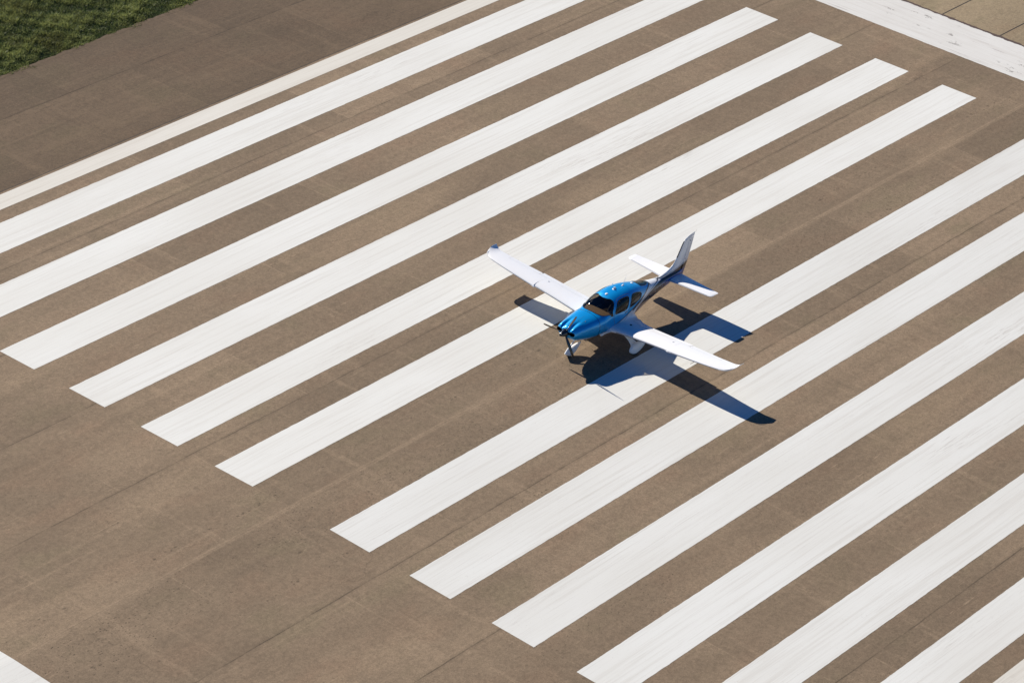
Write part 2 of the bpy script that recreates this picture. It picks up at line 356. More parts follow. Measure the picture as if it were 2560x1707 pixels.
# grass: leaf blades in tufts, one uncountable mass
def grass(x0, x1, y0, y1, n, h, wd, seed, mat):
    r = np.random.default_rng(seed)
    x = r.uniform(x0, x1, n); y = y0 + (y1 - y0) * r.uniform(0, 1, n) ** 1.0
    edge = .10 * np.sin(x * 2.1) + .07 * np.sin(x * 5.3 + 1) + .05 * np.sin(x * 11.7) + .1 * np.sin(x * .9 + 2)
    y = y + edge * np.clip(1 - (y - y0) / 1.5, 0, 1)
    # tuft fields modulate the height
    f = .5 + .25 * np.sin(x * 1.9 + 1.3 * np.sin(y * 1.7)) + .25 * np.sin(y * 2.6 + 1.5 * np.sin(x * 1.1 + .5)) + .22 * np.sin(x * 6.1 + y * 4.3) + .2 * np.sin(y * 8.3 - x * 3.7)
    hh = h * (.45 + .75 * np.clip(f, 0, 1.4)) * r.uniform(.5, 1.25, n)
    hh *= np.clip(.55 + (y - y0) / 2.0, .55, 1)
    a = r.uniform(0, 2 * math.pi, n); lean = hh * r.uniform(.25, 1.1, n); la = r.uniform(0, 2 * math.pi, n)
    w_ = wd * r.uniform(.6, 1.5, n)
    z0 = -CROWN * 31 - .05
    dx, dy = np.cos(a) * w_, np.sin(a) * w_
    bx, by = x + .45 * lean * np.cos(la), y + .45 * lean * np.sin(la)
    tx, ty = x + lean * np.cos(la), y + lean * np.sin(la)
    P = np.stack([np.stack([x - dx * .6, y - dy * .6, z0 + 0 * x], -1), np.stack([x + dx * .6, y + dy * .6, z0 + 0 * x], -1),
                  np.stack([bx + dx, by + dy, z0 + .65 * hh], -1), np.stack([tx, ty, z0 + hh], -1), np.stack([bx - dx, by - dy, z0 + .65 * hh], -1)], 1)
    base = np.arange(n)[:, None] * 5
    Q = np.concatenate([base + np.array([[0, 1, 2, 4]])], 0)
    T = base + np.array([[4, 2, 3, 3]])
    V = P.reshape(-1, 3)
    me_faces = [tuple(q) for q in Q] + [tuple(q[:3]) for q in T]
    col = np.repeat(np.stack([np.clip(f + r.normal(0, .25, n), 0, 1), r.uniform(0, 1, n), 0 * f, 1 + 0 * f], -1), 5, 0)
    me = bpy.data.meshes.new('grass')
    nv = len(V); nq = len(Q); ntq = len(T)
    me.vertices.add(nv); me.vertices.foreach_set('co', V.ravel())
    li = np.concatenate([Q.ravel(), T[:, :3].ravel()]).astype(np.int32)
    me.loops.add(len(li)); me.loops.foreach_set('vertex_index', li)
    me.polygons.add(nq + ntq)
    me.polygons.foreach_set('loop_start', np.concatenate([np.arange(nq) * 4, nq * 4 + np.arange(ntq) * 3]).astype(np.int32))
    me.update(calc_edges=True); me.validate()
    at = me.color_attributes.new('tone', 'FLOAT_COLOR', 'POINT'); at.data.foreach_set('color', col.ravel())
    me.materials.append(mat)
    o = bpy.data.objects.new('grass', me); COL.objects.link(o); return o
t = NT('grass_blades'); at = t.n('ShaderNodeAttribute', attribute_name='tone'); sp = t.n('ShaderNodeSeparateColor', inp={0: at.outputs[0]})
c = t.mix(sp.outputs[0], (.050, .078, .025), (.31, .335, .11)); c = t.mix(t.math('MULTIPLY', t.ramp(sp.outputs[1], .72, 1.0), .7), c, (.15, .15, .055))
gx = t.n('ShaderNodeTexCoord').outputs['Object']; c = t.mix(t.math('MULTIPLY', t.ramp(t.noise(gx, .55, 4, .6), .45, .7), .5), c, (.13, .115, .035))
M_grass = t.out(c, Roughness=.5, Specular_IOR_Level=.4)
tl_ = t.n('ShaderNodeBsdfTranslucent', inp={0: c}); mx_ = t.n('ShaderNodeMixShader', inp={0: .45, 1: t.b.outputs[0], 2: tl_.outputs[0]}); t.t.links.new(mx_.outputs[0], t.t.nodes['Material Output'].inputs[0])
g_ = grass(6.0, 38.0, 30.32, 41.5, 260000, .16, .016, 3, M_grass)
g_['kind'] = 'stuff'; g_['label'] = 'bright green grass verge growing beside the dark shoulder'; g_['category'] = 'grass'
# ------------------------------------------------------------------ the airplane (local x runs aft from the spinner tip, y to the pilot's right, z up)
plane = empty('light_airplane', (14.16, -.10, 0.0), 'blue and white single engine low wing airplane on the runway centre line', 'airplane')
def paint_mat(name):
    t = NT(name); at = t.n('ShaderNodeAttribute', attribute_name='livery'); g = t.n('ShaderNodeTexCoord').outputs['Object']
    met = at.outputs['Alpha']
    lw = t.n('ShaderNodeLayerWeight', inp={0: .35}).outputs[1]
    dirt = t.noise(g, 3.0, 5, .6)
    c = t.mix(t.math('MULTIPLY', dirt, .22), at.outputs['Color'], t.mix(1.0, at.outputs['Color'], (.72, .70, .68), 'MULTIPLY'))
    fl = t.noise(g, 260.0, 2, .6)
    r = t.math('ADD', .30, t.math('MULTIPLY', fl, .06))
    return t.out(c, Metallic=met, Roughness=r, Coat_Weight=.6, Coat_Roughness=.10, Coat_IOR=1.5)
M_livery = paint_mat('airplane_paint')
M_white = plain('white_gelcoat', (.90, .885, .85), .35, 0, .25, .015)
M_grey = plain('grey_trim', (.45, .46, .48), .4, 0, .2)
M_black = plain('gloss_black', (.008, .008, .009), .18, 0, .8)
M_matt = plain('matt_black', (.012, .012, .012), .6)
M_rub = plain('tyre_rubber', (.02, .02, .02), .8)
M_steel = plain('brushed_steel', (.45, .44, .42), .32, 1.0)
M_line = plain('panel_gap', (.10, .10, .11), .7)
M_tan = plain('seat_leather', (.045, .038, .032), .5, var=.15)
M_dash = plain('glareshield_vinyl', (.21, .16, .115), .7, var=.2)
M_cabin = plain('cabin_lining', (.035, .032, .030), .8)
M_carp = plain('cabin_carpet', (.05, .042, .035), .95)
def glass(name, tint):
    m = bpy.data.materials.new(name); m.use_nodes = True; t = m.node_tree
    t.nodes.remove(t.nodes['Principled BSDF'])
    tr = t.nodes.new('ShaderNodeBsdfTransparent'); tr.inputs[0].default_value = (*tint, 1)
    gl = t.nodes.new('ShaderNodeBsdfGlossy'); gl.inputs['Roughness'].default_value = .02
    lw_ = t.nodes.new('ShaderNodeLayerWeight'); pw = t.nodes.new('ShaderNodeMath'); pw.operation = 'POWER'; pw.inputs[1].default_value = 5.0
    fr = t.nodes.new('ShaderNodeMath'); fr.operation = 'MULTIPLY_ADD'; fr.inputs[1].default_value = .95; fr.inputs[2].default_value = .045; lw_.inputs[0].default_value = .5
    t.links.new(lw_.outputs[1], pw.inputs[0]); t.links.new(pw.outputs[0], fr.inputs[0])
    mx = t.nodes.new('ShaderNodeMixShader'); t.links.new(fr.outputs[0], mx.inputs[0]); t.links.new(tr.outputs[0], mx.inputs[1]); t.links.new(gl.outputs[0], mx.inputs[2])
    t.links.new(mx.outputs[0], t.nodes['Material Output'].inputs[0]); return m
M_glass = glass('tinted_glass', (.62, .56, .46))
M_glass2 = glass('side_glass', (.38, .34, .26))
# ---- livery -------------------------------------------------------
BLUE = (.000, .375, .80, .42); WHITE = (.88, .87, .84, 0.0); BLK = (.006, .006, .008, 0.0)
SILV = (.36, .38, .43, .35); STEEL = (.060, .080, .125, .1); NAVY = (.0, .070, .32, .3)
BLUE_LO = pch([.3, .45, .70, 1.0, 1.5, 2.0, 2.43, 2.93, 3.37, 3.75, 4.17, 4.62, 4.77, 4.97, 5.12, 5.16], [1.05, .93, .84, .80, .80, .84, .935, 1.06, 1.17, 1.25, 1.34, 1.44, 1.485, 1.52, 1.56, 1.80])
AFT_UP = pch([3.80, 3.84, 4.06, 4.33, 4.65, 4.96, 5.30, 5.65, 6.0, 6.66, 7.07, 7.38, 7.74], [.5, .93, 1.10, 1.17, 1.215, 1.285, 1.325, 1.35, 1.365, 1.375, 1.40, 1.46, 1.53])
WEDGE = pch([3.55, 3.94, 4.17, 4.64, 4.90], [1.09, 1.175, 1.24, 1.395, 1.50])
def livery(V):
    V = np.asarray(V); x, z = V[:, 0], V[:, 2]; n = len(V)
    C = np.tile(np.array(WHITE), (n, 1)); e = .007
    def over(mask, col):
        C[:] = C * (1 - mask[:, None]) + np.array(col)[None] * mask[:, None]
    s = lambda d: np.clip(d / e * .5 + .5, 0, 1)              # 1 inside
    bl = z - BLUE_LO(x); inb = s(5.14 - x)
    # silver band and black stripe that follow the lower edge of the blue behind the door
    ww = WEDGE(x)
    over(s(z - ww) * s(x - 3.60) * inb * s(-bl + .02), BLK)
    over(s(bl + .03) * s(x - 3.5) * inb, SILV)
    over(s(bl + .045) * inb, BLK)
    over(s(bl) * inb, BLUE)
    over(s(5.19 - x) * s(x - 5.12) * s(z - 1.465), BLK)
    au = AFT_UP(x) - z; aft = s(x - 3.83)
    over(s(au + .050) * s(-au - .030) * aft, BLK)             # thin pin line above the aft panel
    over(s(au) * aft, STEEL)
    t = np.clip((x - 5.9) / .6, 0, 1)[:, None]
    k = (s(au - .10) * aft * np.clip((x - 5.8) / .5, 0, 1))
    over(k, NAVY)
    over(s(au - .02) * s(.09 + .10 * np.clip((x - 6) / 1.5, 0, 1) - au) * aft, BLK)
    over(s(4.55 - x - (z - .8) * .6) * s(x - 4.0) * s(au - .16), NAVY)
    over(s(.90 + .02 * (x - 4) - z) * s(x - 4.3) * s(6.6 - x), BLK)
    return C
# ---- fuselage skin, cut into body, cowling, windows ----------------
NX, NTH = 900, 480
xs = np.concatenate([np.linspace(.34, .60, 40)[:-1], np.linspace(.60, 7.34, NX - 39)])
th = np.linspace(0, 2 * math.pi, NTH + 1)[:-1]
G = fus(xs[:, None], th[None, :])
def inpoly(px, py, poly):
    poly = np.array(poly); r = np.zeros(px.shape, bool); j = len(poly) - 1
    for i in range(len(poly)):
        xi, yi = poly[i]; xj, yj = poly[j]
        c = ((yi > py) != (yj > py)) & (px < (xj - xi) * (py - yi) / (yj - yi + 1e-12) + xi)
        r ^= c; j = i
    return r
def smooth_poly(P, it=3):
    P = [np.array(p, float) for p in P]
    for _ in range(it):
        Q = []
        for i in range(len(P)):
            a, b = P[i], P[(i + 1) % len(P)]; Q += [a * .78 + b * .22, a * .22 + b * .78]
        P = Q
    return P
DOORW = smooth_poly([(2.44, 1.405), (2.56, 1.60), (2.73, 1.79), (3.08, 1.815), (3.41, 1.775), (3.34, 1.62), (3.21, 1.42), (3.08, 1.355), (2.72, 1.385)])
SIDEW = smooth_poly([(3.60, 1.755), (3.95, 1.70), (4.30, 1.575), (4.27, 1.46), (4.16, 1.39), (3.62, 1.355), (3.36, 1.34), (3.46, 1.55)])
# windshield outline in (x, |y|): lower edge bows forward, upper edge under the roof
WS_LO = pch([0, .20, .40, .54, .60, .70], [1.735, 1.745, 1.84, 2.03, 2.21, 2.36])
WS_UP = pch([0, .16, .30, .42, .52, .60, .70], [2.435, 2.465, 2.545, 2.56, 2.47, 2.34, 2.36])
REAR = smooth_poly([(4.42, .20), (4.60, .225), (4.85, .195), (5.02, .13), (5.09, .0), (5.02, -.13), (4.85, -.195), (4.60, -.225), (4.42, -.20)])
def classify(C, grow=0.0):
    x, y, z = C[..., 0], C[..., 1], C[..., 2]
    ct = np.zeros(x.shape, int)
    top = z > F_ZC(x) + .05
    ws = (x > WS_LO(np.abs(y)) - grow) & (x < WS_UP(np.abs(y)) + grow) & top & (z > 1.385)
    ct[ws] = 1
    def g(poly, k):
        c = np.mean(poly, 0); r = [c + (p - c) * k for p in poly]; return r
    ct[inpoly(x, z, g(DOORW, 1 + grow * 2.4)) & (ct == 0)] = 2
    ct[inpoly(x, z, g(SIDEW, 1 + grow * 2.4)) & (ct == 0)] = 3
    ct[inpoly(x, y, g(REAR, 1 + grow * 3)) & (z > 1.35) & (ct == 0)] = 4
    return ct
def grid_faces():
    i = np.arange(len(xs) - 1)[:, None]; j = np.arange(NTH)[None, :]; jn = (j + 1) % NTH
    return np.stack([i * NTH + j, i * NTH + jn, (i + 1) * NTH + jn, (i + 1) * NTH + j], -1)
FG = grid_faces(); Gv = G.reshape(-1, 3)
FC = Gv[FG].mean(2)
cls = classify(FC); frame = cls
ry, rz, zc0 = .098, .078, 1.215
intake = (FC[..., 0] < .62) & (((np.abs(FC[..., 1]) - .30) / ry) ** 2 + ((FC[..., 2] - zc0) / rz) ** 2 < 1)
def submesh(name, mask, mat, parent, colf=None, off=0.0):
    F = FG[mask]; u, inv = np.unique(F, return_inverse=True); V = Gv[u].copy()
    if off:
        cen = np.stack([V[:, 0], 0 * V[:, 1], F_ZC(V[:, 0])], -1); d = V - cen; d[:, 0] = 0; V += off * d / np.linalg.norm(d, axis=1)[:, None]
    return mesh_np(name, V, inv.reshape(F.shape), mat, parent, True, colf(V) if colf else None)
cx = FC[..., 0]
def win_col(V):
    C = livery(V); return C
solid = (cls == 0) & ~intake
isframe = solid & (frame > 0)
fus_o = submesh('fuselage', solid & (cx >= 1.62) & ~isframe, M_livery, plane, livery)
cowl = submesh('cowling', solid & (cx < 1.615), M_livery, plane, livery)
# nose face of the cowling behind the spinner and the tail end
nose = MB(); r0 = [tuple(p) for p in G[0]]; nose.v += [(0.33, p[1] * .35, 1.19 + (p[2] - 1.19) * .35) for p in r0]
V = [tuple(p) for p in G[0]] + [(.335, p[1] * .9, 1.19 + (p[2] - 1.19) * .9) for p in G[0]] + [(.335, p[1] * .02, 1.19 + (p[2] - 1.19) * .02) for p in G[0]]
F = [(i + a * NTH, (i + 1) % NTH + a * NTH, (i + 1) % NTH + (a + 1) * NTH, i + (a + 1) * NTH) for a in (0, 1) for i in range(NTH)]
F = [f for f in F if not any(((abs(V[q][1]) - .30) / ry) ** 2 + ((V[q][2] - zc0) / rz) ** 2 < 1 for q in f)]
nf = mesh_np('nose_bowl', V, F, M_livery, cowl, False, np.tile(np.array(BLUE), (len(V), 1)))
# seals round the glass
ws_o = submesh('windshield', cls == 1, M_glass, plane)
sideF = FC[..., 1]
for c_, nm in ((2, 'door_window'), (3, 'rear_side_window')):
    for s in (1, -1): submesh(nm, (cls == c_) & (sideF * s > 0), M_glass2, plane)
submesh('rear_window', cls == 4, M_glass2, plane)
# inner lining so that the cabin reads as a dark room
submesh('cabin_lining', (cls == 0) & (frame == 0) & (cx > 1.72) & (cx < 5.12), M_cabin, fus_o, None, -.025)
# cowl joint, door outline as fine gaps lying on the skin
def on_skin(path, rad, name, mat, parent, n=6, out=.001):
    mb = MB(); P = []
    for x, t_ in path:
        p = fus(x, t_); c = np.array([p[0], 0, float(F_ZC(x))]); d = p - c; d /= np.linalg.norm(d); P.append(tuple(p + d * out))
    mb.tube(P, rad, n); return mb.build(name, mat, parent)
on_skin([(1.62, t_) for t_ in np.linspace(-.6, math.pi + .6, 90)], .006, 'cowl_joint', M_black, cowl)
def side_path(pts, s):                     # (x,z) outline carried on to the skin on side s
    out = []
    for x, z in pts:
        tt_ = np.linspace(-.9, 1.45, 400); q = fus(x + 0 * tt_, tt_); i = np.abs(q[:, 2] - z).argmin(); out.append((x, tt_[i] if s > 0 else math.pi - tt_[i]))
    return out
DO = smooth_poly([(2.36, 1.36), (2.66, 1.83), (3.05, 1.87), (3.50, 1.83), (3.42, 1.55), (3.28, 1.15), (3.15, .92), (2.55, .90), (2.42, 1.1)], 3)
for s in (1, -1):
    d_ = on_skin(side_path([tuple(p) for p in DO] + [tuple(DO[0])], s), .005, 'cabin_door_gap', M_line, fus_o)
    P = side_path([(3.06, 1.255), (3.20, 1.28)], s); on_skin(P, .014, 'door_handle', M_steel, fus_o, 8, .008)
def top_path(pts):                         # (x,y) outline carried on to the upper skin
    out = []
    for x, y in pts:
        tt_ = np.linspace(0, math.pi, 1200); q = fus(x + 0 * tt_, tt_); i = np.abs(q[:, 1] - y).argmin(); out.append((x, tt_[i]))
    return out
for s in (1, -1):
    for P_ in (DOORW, SIDEW): on_skin(side_path([tuple(p) for p in P_] + [tuple(P_[0])], s), .0125, 'window_seal', M_black, fus_o, 8, .0)
on_skin(top_path([tuple(p) for p in REAR] + [tuple(REAR[0])]), .0125, 'window_seal', M_black, fus_o, 8, .0)
wy = [y for y in np.linspace(-.64, .64, 140)]
lo_ = []; hi_ = []
tf = np.linspace(0, math.pi, 1500)
for xx in np.linspace(1.735, 2.56, 160):   # follow the cut of the glass in x
    q = fus(xx + 0 * tf, tf); inside = (xx > WS_LO(np.abs(q[:, 1]))) & (xx < WS_UP(np.abs(q[:, 1]))) & (q[:, 2] > 1.385) & (q[:, 2] > F_ZC(xx) + .05)
    k_ = np.where(inside)[0]
    if len(k_): lo_.append((xx, tf[k_[0]])); hi_.append((xx, tf[k_[-1]]))
on_skin(lo_[:] , .0125, 'windshield_seal', M_black, fus_o, 8, .0); on_skin(hi_[:], .0125, 'windshield_seal', M_black, fus_o, 8, .0)
on_skin(top_path([(float(WS_LO(abs(y))), y) for y in np.linspace(-.40, .40, 60)]), .0125, 'windshield_seal', M_black, fus_o, 8, .0)
on_skin(top_path([(float(WS_UP(abs(y))), y) for y in np.linspace(-.42, .42, 60)]), .0125, 'windshield_seal', M_black, fus_o, 8, .0)
# cooling intakes: real ducts going back from the holes
for s in (1, -1):
    mb = MB(); R = []
    for x, k in ((.352, 1.06), (.39, .99), (.50, .96), (.72, .85)):
        R.append([(x + .0, s * .30 + ry * k * math.cos(a), zc0 + rz * k * math.sin(a)) for a in np.linspace(0, 2 * math.pi, 33)[:-1]])
    mb.ring(R, cap=False); mb.add(R[-1], [tuple(range(32))]); mb.build('air_intake', M_matt, cowl)
# registration letters on both sides of the tail boom
def registration(s):
    cu = bpy.data.curves.new('reg', 'FONT'); cu.body = 'N930DJ'; cu.size = 1.0; cu.align_x = 'LEFT'; cu.space_character = 1.08
    to = bpy.data.objects.new('reg', cu); COL.objects.link(to); dg = bpy.context.evaluated_depsgraph_get(); dg.update()
    me = bpy.data.meshes.new_from_object(to.evaluated_get(dg)); bpy.data.objects.remove(to)
    bm = bmesh.new(); bm.from_mesh(me); bmesh.ops.triangulate(bm, faces=bm.faces[:])
    bmesh.ops.subdivide_edges(bm, edges=[e for e in bm.edges if e.calc_length() > .1], cuts=3, use_grid_fill=True)
    X = [v.co.x for v in bm.verts]; x0, x1 = min(X), max(X)
    for v in bm.verts:
        u = (v.co.x - x0) / (x1 - x0); h = v.co.y / .70
        x = 4.92 + 1.26 * u if s < 0 else 6.18 - 1.26 * u
        f_ = (x - 4.92) / 1.26
        zl = .985 + .045 * f_; zt = zl + .165 + .02 * f_
        x += (h - .5) * .05
        z = zl + (zt - zl) * h
        tt_ = np.linspace(-1.2, 1.2, 500); q = fus(x + 0 * tt_, tt_); i = np.abs(q[:, 2] - z).argmin()
        v.co = (x, s * (q[i, 1] + .006), z)
    bm.to_mesh(me); bm.free(); o = bpy.data.objects.new('registration', me); COL.objects.link(o); me.materials.append(M_black); o.parent = fus_o
for s in (1, -1): registration(s)
# ---- lifting surfaces ----------------------------------------------
def naca(c, t):
    return 5 * t * (.2969 * math.sqrt(max(c, 0)) - .126 * c - .3516 * c * c + .2843 * c ** 3 - .1036 * c ** 4)
def camber(c, m_=.02, p=.4):
    return m_ / p ** 2 * (2 * p * c - c * c) if c < p else m_ / (1 - p) ** 2 * ((1 - 2 * p) + 2 * p * c - c * c)
def foil_ring(le, te, t, c0, c1, cam=.02, n=26, chd=None):
    """closed ring of (x, dz) along the upper then the lower side between chord fractions c0..c1"""
    ch = te - le; k = [c0 + (c1 - c0) * (1 - math.cos(math.pi * i / n)) / 2 for i in range(n + 1)]
    up = [(le + ch * c, ch * (camber(c, cam) + naca(c, t) + .0015)) for c in k]
    lo = [(le + ch * c, ch * (camber(c, cam) - naca(c, t) - .0015)) for c in reversed(k)]
    return up + lo
W_LE = pch([.30, .55, .72, .95, 1.25, 3.13, 3.135], [2.10, 2.16, 2.24, 2.31, 2.345, 2.43, 2.43])
W_LE2 = pch([3.14, 5.35, 5.50, 5.60, 5.68, 5.735, 5.77, 5.79], [2.385, 2.55, 2.60, 2.67, 2.77, 2.88, 3.00, 3.12])
W_TE = pch([.30, .55, .70, .85, 1.05, 1.35, 3.5, 5.0, 5.5, 5.79], [3.90, 3.88, 3.84, 3.74, 3.63, 3.55, 3.47, 3.37, 3.36, 3.44])
W_Z = pch([.30, .7, 5.2, 5.45, 5.60, 5.68, 5.74, 5.77, 5.79], [.775, .80, 1.135, 1.155, 1.18, 1.205, 1.235, 1.26, 1.30])
W_T = pch([.30, .7, 3.1, 5.3, 5.65, 5.79], [.17, .165, .15, .125, .10, .06])
def wing_part(name, s, ysl, c0, c1, mat, parent, droop=0.0, mb=None, close=True):
    own = mb is None
    mb = mb or MB(); R = []
    for y in ysl:
        le = float(W_LE(y)) if y < 3.135 else float(W_LE2(y)); te = float(W_TE(y)); z = float(W_Z(y)); t = float(W_T(y)); ch = te - le
        a, b = (c0(y) if callable(c0) else c0), (c1(y) if callable(c1) else c1)
        tw = -.035 * (1 - y / 5.8) + .0
        R.append([(px, s * y, z + pz - (px - le - ch * .3) * (.035 + tw * 0) - droop * max(0, px - (le + ch * a)) ) for px, pz in foil_ring(le, te, t, a, b)])
    mb.ring(R)
    return mb.build(name, mat, parent) if own else mb
HG = lambda y: .77 if y < 3.5 else .775
for s in (1, -1):
    mb = MB()
    wing_part('', s, [.30, .42, .55, .66, .74, .80], 0, 1, None, None, mb=mb)
    wing_part('', s, list(np.linspace(.80, 3.13, 16)), 0, .77, None, None, mb=mb)
    wing_part('', s, [3.136] + list(np.linspace(3.2, 4.96, 12)), 0, .77, None, None, mb=mb)
    wing_part('', s, [4.96, 5.1, 5.2, 5.3, 5.4, 5.47, 5.54, 5.60, 5.64, 5.68, 5.71, 5.735, 5.755, 5.77, 5.78, 5.79], 0, 1, None, None, mb=mb)
    wing = mb.build('wing', M_white, plane)
    wing_part('flap', s, list(np.linspace(.815, 3.50, 10)), .778, 1.035, M_white, wing)
    wing_part('aileron', s, list(np.linspace(3.53, 4.945, 8)), .778, 1.0, M_white, wing)
    # fuel cap, landing-edge strip, step, pitot, stall strip
    def wing_top(x, y):
        le = float(W_LE(y)) if y < 3.135 else float(W_LE2(y)); te = float(W_TE(y)); ch = te - le; c = (x - le) / ch
        return float(W_Z(y)) + ch * (camber(c) + naca(c, float(W_T(y))) + .0015) - (x - le - ch * .3) * .035
    for (cx_, cy_, rr, mt, nm) in ((3.05, 2.92, .040, M_grey, 'fuel_cap'), (2.98, 1.02, .055, M_matt, 'step_pad')):
        z = wing_top(cx_, cy_); mb = MB(); mb.ring([[(cx_ + rr * k * math.cos(a), s * cy_ + rr * k * math.sin(a) * s, z + h + .07 * rr * k * math.sin(a)) for a in np.linspace(0, 2 * math.pi, 25)[:-1]] for k, h in ((1, -.01), (1, .004), (.85, .006))]); mb.build(nm, mt, wing)
    # dark de-ice strip along the leading edge underside, in three spans
    for ya, yb in ((.86, 2.98), (3.30, 5.30)):
        mb = MB(); R = []
        for y in np.linspace(ya, yb, 14):
            le = float(W_LE(y)) if y < 3.135 else float(W_LE2(y)); te = float(W_TE(y)); ch = te - le; z = float(W_Z(y)); t_ = float(W_T(y))
            pts = []
            for c, sg in ((.004, 1), (.0, 1), (.006, -1), (.018, -1), (.034, -1)):
                pts.append((le + ch * c - .003, s * y, z + ch * (camber(c) + sg * naca(c, t_)) - (ch * c - ch * .3) * .035 - .002))
            pts += [(p[0] + .012, p[1], p[2] + .002) for p in reversed(pts)]
            R.append(pts)
        mb.ring(R); mb.build('leading_edge_strip', M_grey, wing)
    # hinge brackets / stall warning by the leading-edge step
    mb = MB(); y = 3.135; mb.box((2.40, s * y, float(W_Z(y)) + .01), (.05, .10, .05), bev=.012); mb.build('leading_edge_fence', M_white, wing)
    # navigation light and static wicks at the tip
    tl = MB(); tl.tube([(2.60, s * 5.53, 1.21), (2.72, s * 5.66, 1.235), (2.86, s * 5.72, 1.275)], [.006, .014, .006], 10)
    tl.build('navigation_light', M_grey, wing)
    for y in (4.2, 4.7, 5.2, 5.6):
        te = float(W_TE(y)); z = float(W_Z(y)) - (te - float(W_LE2(y))) * .7 * .035
        wk = MB(); wk.tube([(te - .01, s * y, z), (te + .07, s * y, z - .003)], .0022, 6); wk.build('static_wick', M_matt, wing)
# pitot tube under the left wing
mb = MB(); mb.tube([(2.80, -4.1, .99), (2.80, -4.1, .86), (2.74, -4.1, .84), (2.55, -4.1, .84)], [.012, .012, .012, .008], 10); mb.build('pitot_tube', M_steel, plane)
# wing root fairings: white belly that blends fuselage and wing
for s in (1, -1):
    mb = MB(); R = []
    for i, x in enumerate(np.linspace(1.98, 3.96, 40)):
        k = (x - 1.98) / 1.98; f_ = math.sin(math.pi * min(1, k * 1.9) / 2) * (1 - max(0, (k - .62) / .38) ** 2) ** .5 if k < 1 else 0
        f_ = max(f_, .0); ring = []
        hw = float(F_HW(x)); 
        yb = hw - .06
        ztop = .79 + .24 * f_; zb = .66
        te_ = 3.66; zt = .80 - (x - 2.7) * .035
        for a in np.linspace(0, 1, 12):          # concave upper fillet
            yy = yb + (.02 + .27 * f_) * a; zz = ztop + (zt - ztop) * (1 - (1 - a) ** 2.4) 
            ring.append((x, s * yy, zz))
        ring.append((x, s * (yb + .02 + .20 * f_), zt - .05)); ring.append((x, s * (yb - .05), zb)); ring.append((x, s * (yb - .2), zb)); ring.append((x, s * (yb - .2), ztop - .02))
        R.append(ring)
    mb.ring(R); mb.build('wing_root_fairing', M_white, fus_o)
# ---- tailplane -----------------------------------------------------
def surf(name, stations, c0, c1, t, mat, parent, vertical=False, colf=None, s=1, n=22):
    mb = MB(); R = []
    for (u, le, te, z, tt_) in stations:
        ring = foil_ring(le, te, tt_ if tt_ else t, c0(le, te) if callable(c0) else c0, c1(le, te) if callable(c1) else c1, 0.0, n)
        if vertical: R.append([(px, pz, u) for px, pz in ring])
        else: R.append([(px, s * u, z + pz) for px, pz in ring])
    mb.ring(R); o = mb.build(name, mat, parent)
    if colf:
        V = np.empty(len(o.data.vertices) * 3); o.data.vertices.foreach_get('co', V); V = V.reshape(-1, 3)
        a = o.data.color_attributes.new('livery', 'FLOAT_COLOR', 'POINT'); a.data.foreach_set('color', colf(V).ravel())
    return o
TZ = 1.125
for s in (1, -1):
    st = [(.03, 6.42, 7.28, TZ, .11), (.12, 6.435, 7.275, TZ, .11), (.5, 6.49, 7.24, TZ + .002, .10), (1.0, 6.54, 7.20, TZ + .004, .10), (1.5, 6.585, 7.16, TZ + .006, .10), (1.78, 6.615, 7.14, TZ + .007, .10)]
    tp = [(1.785, 6.615, 7.14, TZ + .007, .10), (1.86, 6.63, 7.135, TZ + .008, .10), (1.92, 6.66, 7.13, TZ + .008, .08), (1.955, 6.70, 7.12, TZ + .008, .06), (1.97, 6.76, 7.11, TZ + .008, .03)]
    hs = surf('tailplane', st, 0, .64, .1, M_white, plane, s=s)
    surf('elevator', [q for q in st if q[0] > .1], .642, 1.0, .1, M_white, hs, s=s)
    surf('tailplane_tip', tp, 0, 1, .1, M_white, hs, s=s)
    mb = MB()
    R = []
    for (u, le, te, z, tt_) in st[1:]:
        ch = te - le; pts = [(le + ch * c, s * u, z + ch * (naca(c, tt_) + .0035)) for c in (.06, .035, .012)]
        pts += [(p[0], p[1], p[2] - .003) for p in reversed(pts)]; R.append(pts)
    mb.ring(R); mb.build('deice_strip', M_grey, hs)
    # white sealing arc where the tailplane meets the tail boom
    mb = MB(); P = [(6.40 + .62 * k, s * (.155 - .055 * k), TZ + .005 + .075 * math.sin(math.pi * min(1, .12 + .75 * k)) * (1 if k > 0 else .2)) for k in np.linspace(0, 1, 20)]
    mb.tube(P, .010, 8); mb.build('root_seal', M_white, hs)
    for u in (1.2, 1.6, 1.9):
        wk = MB(); te = 7.26 - (u - .1) * .08; wk.tube([(te - .02, s * u, TZ), (te + .07, s * u, TZ - .003)], .0022, 6); wk.build('static_wick', M_matt, hs)
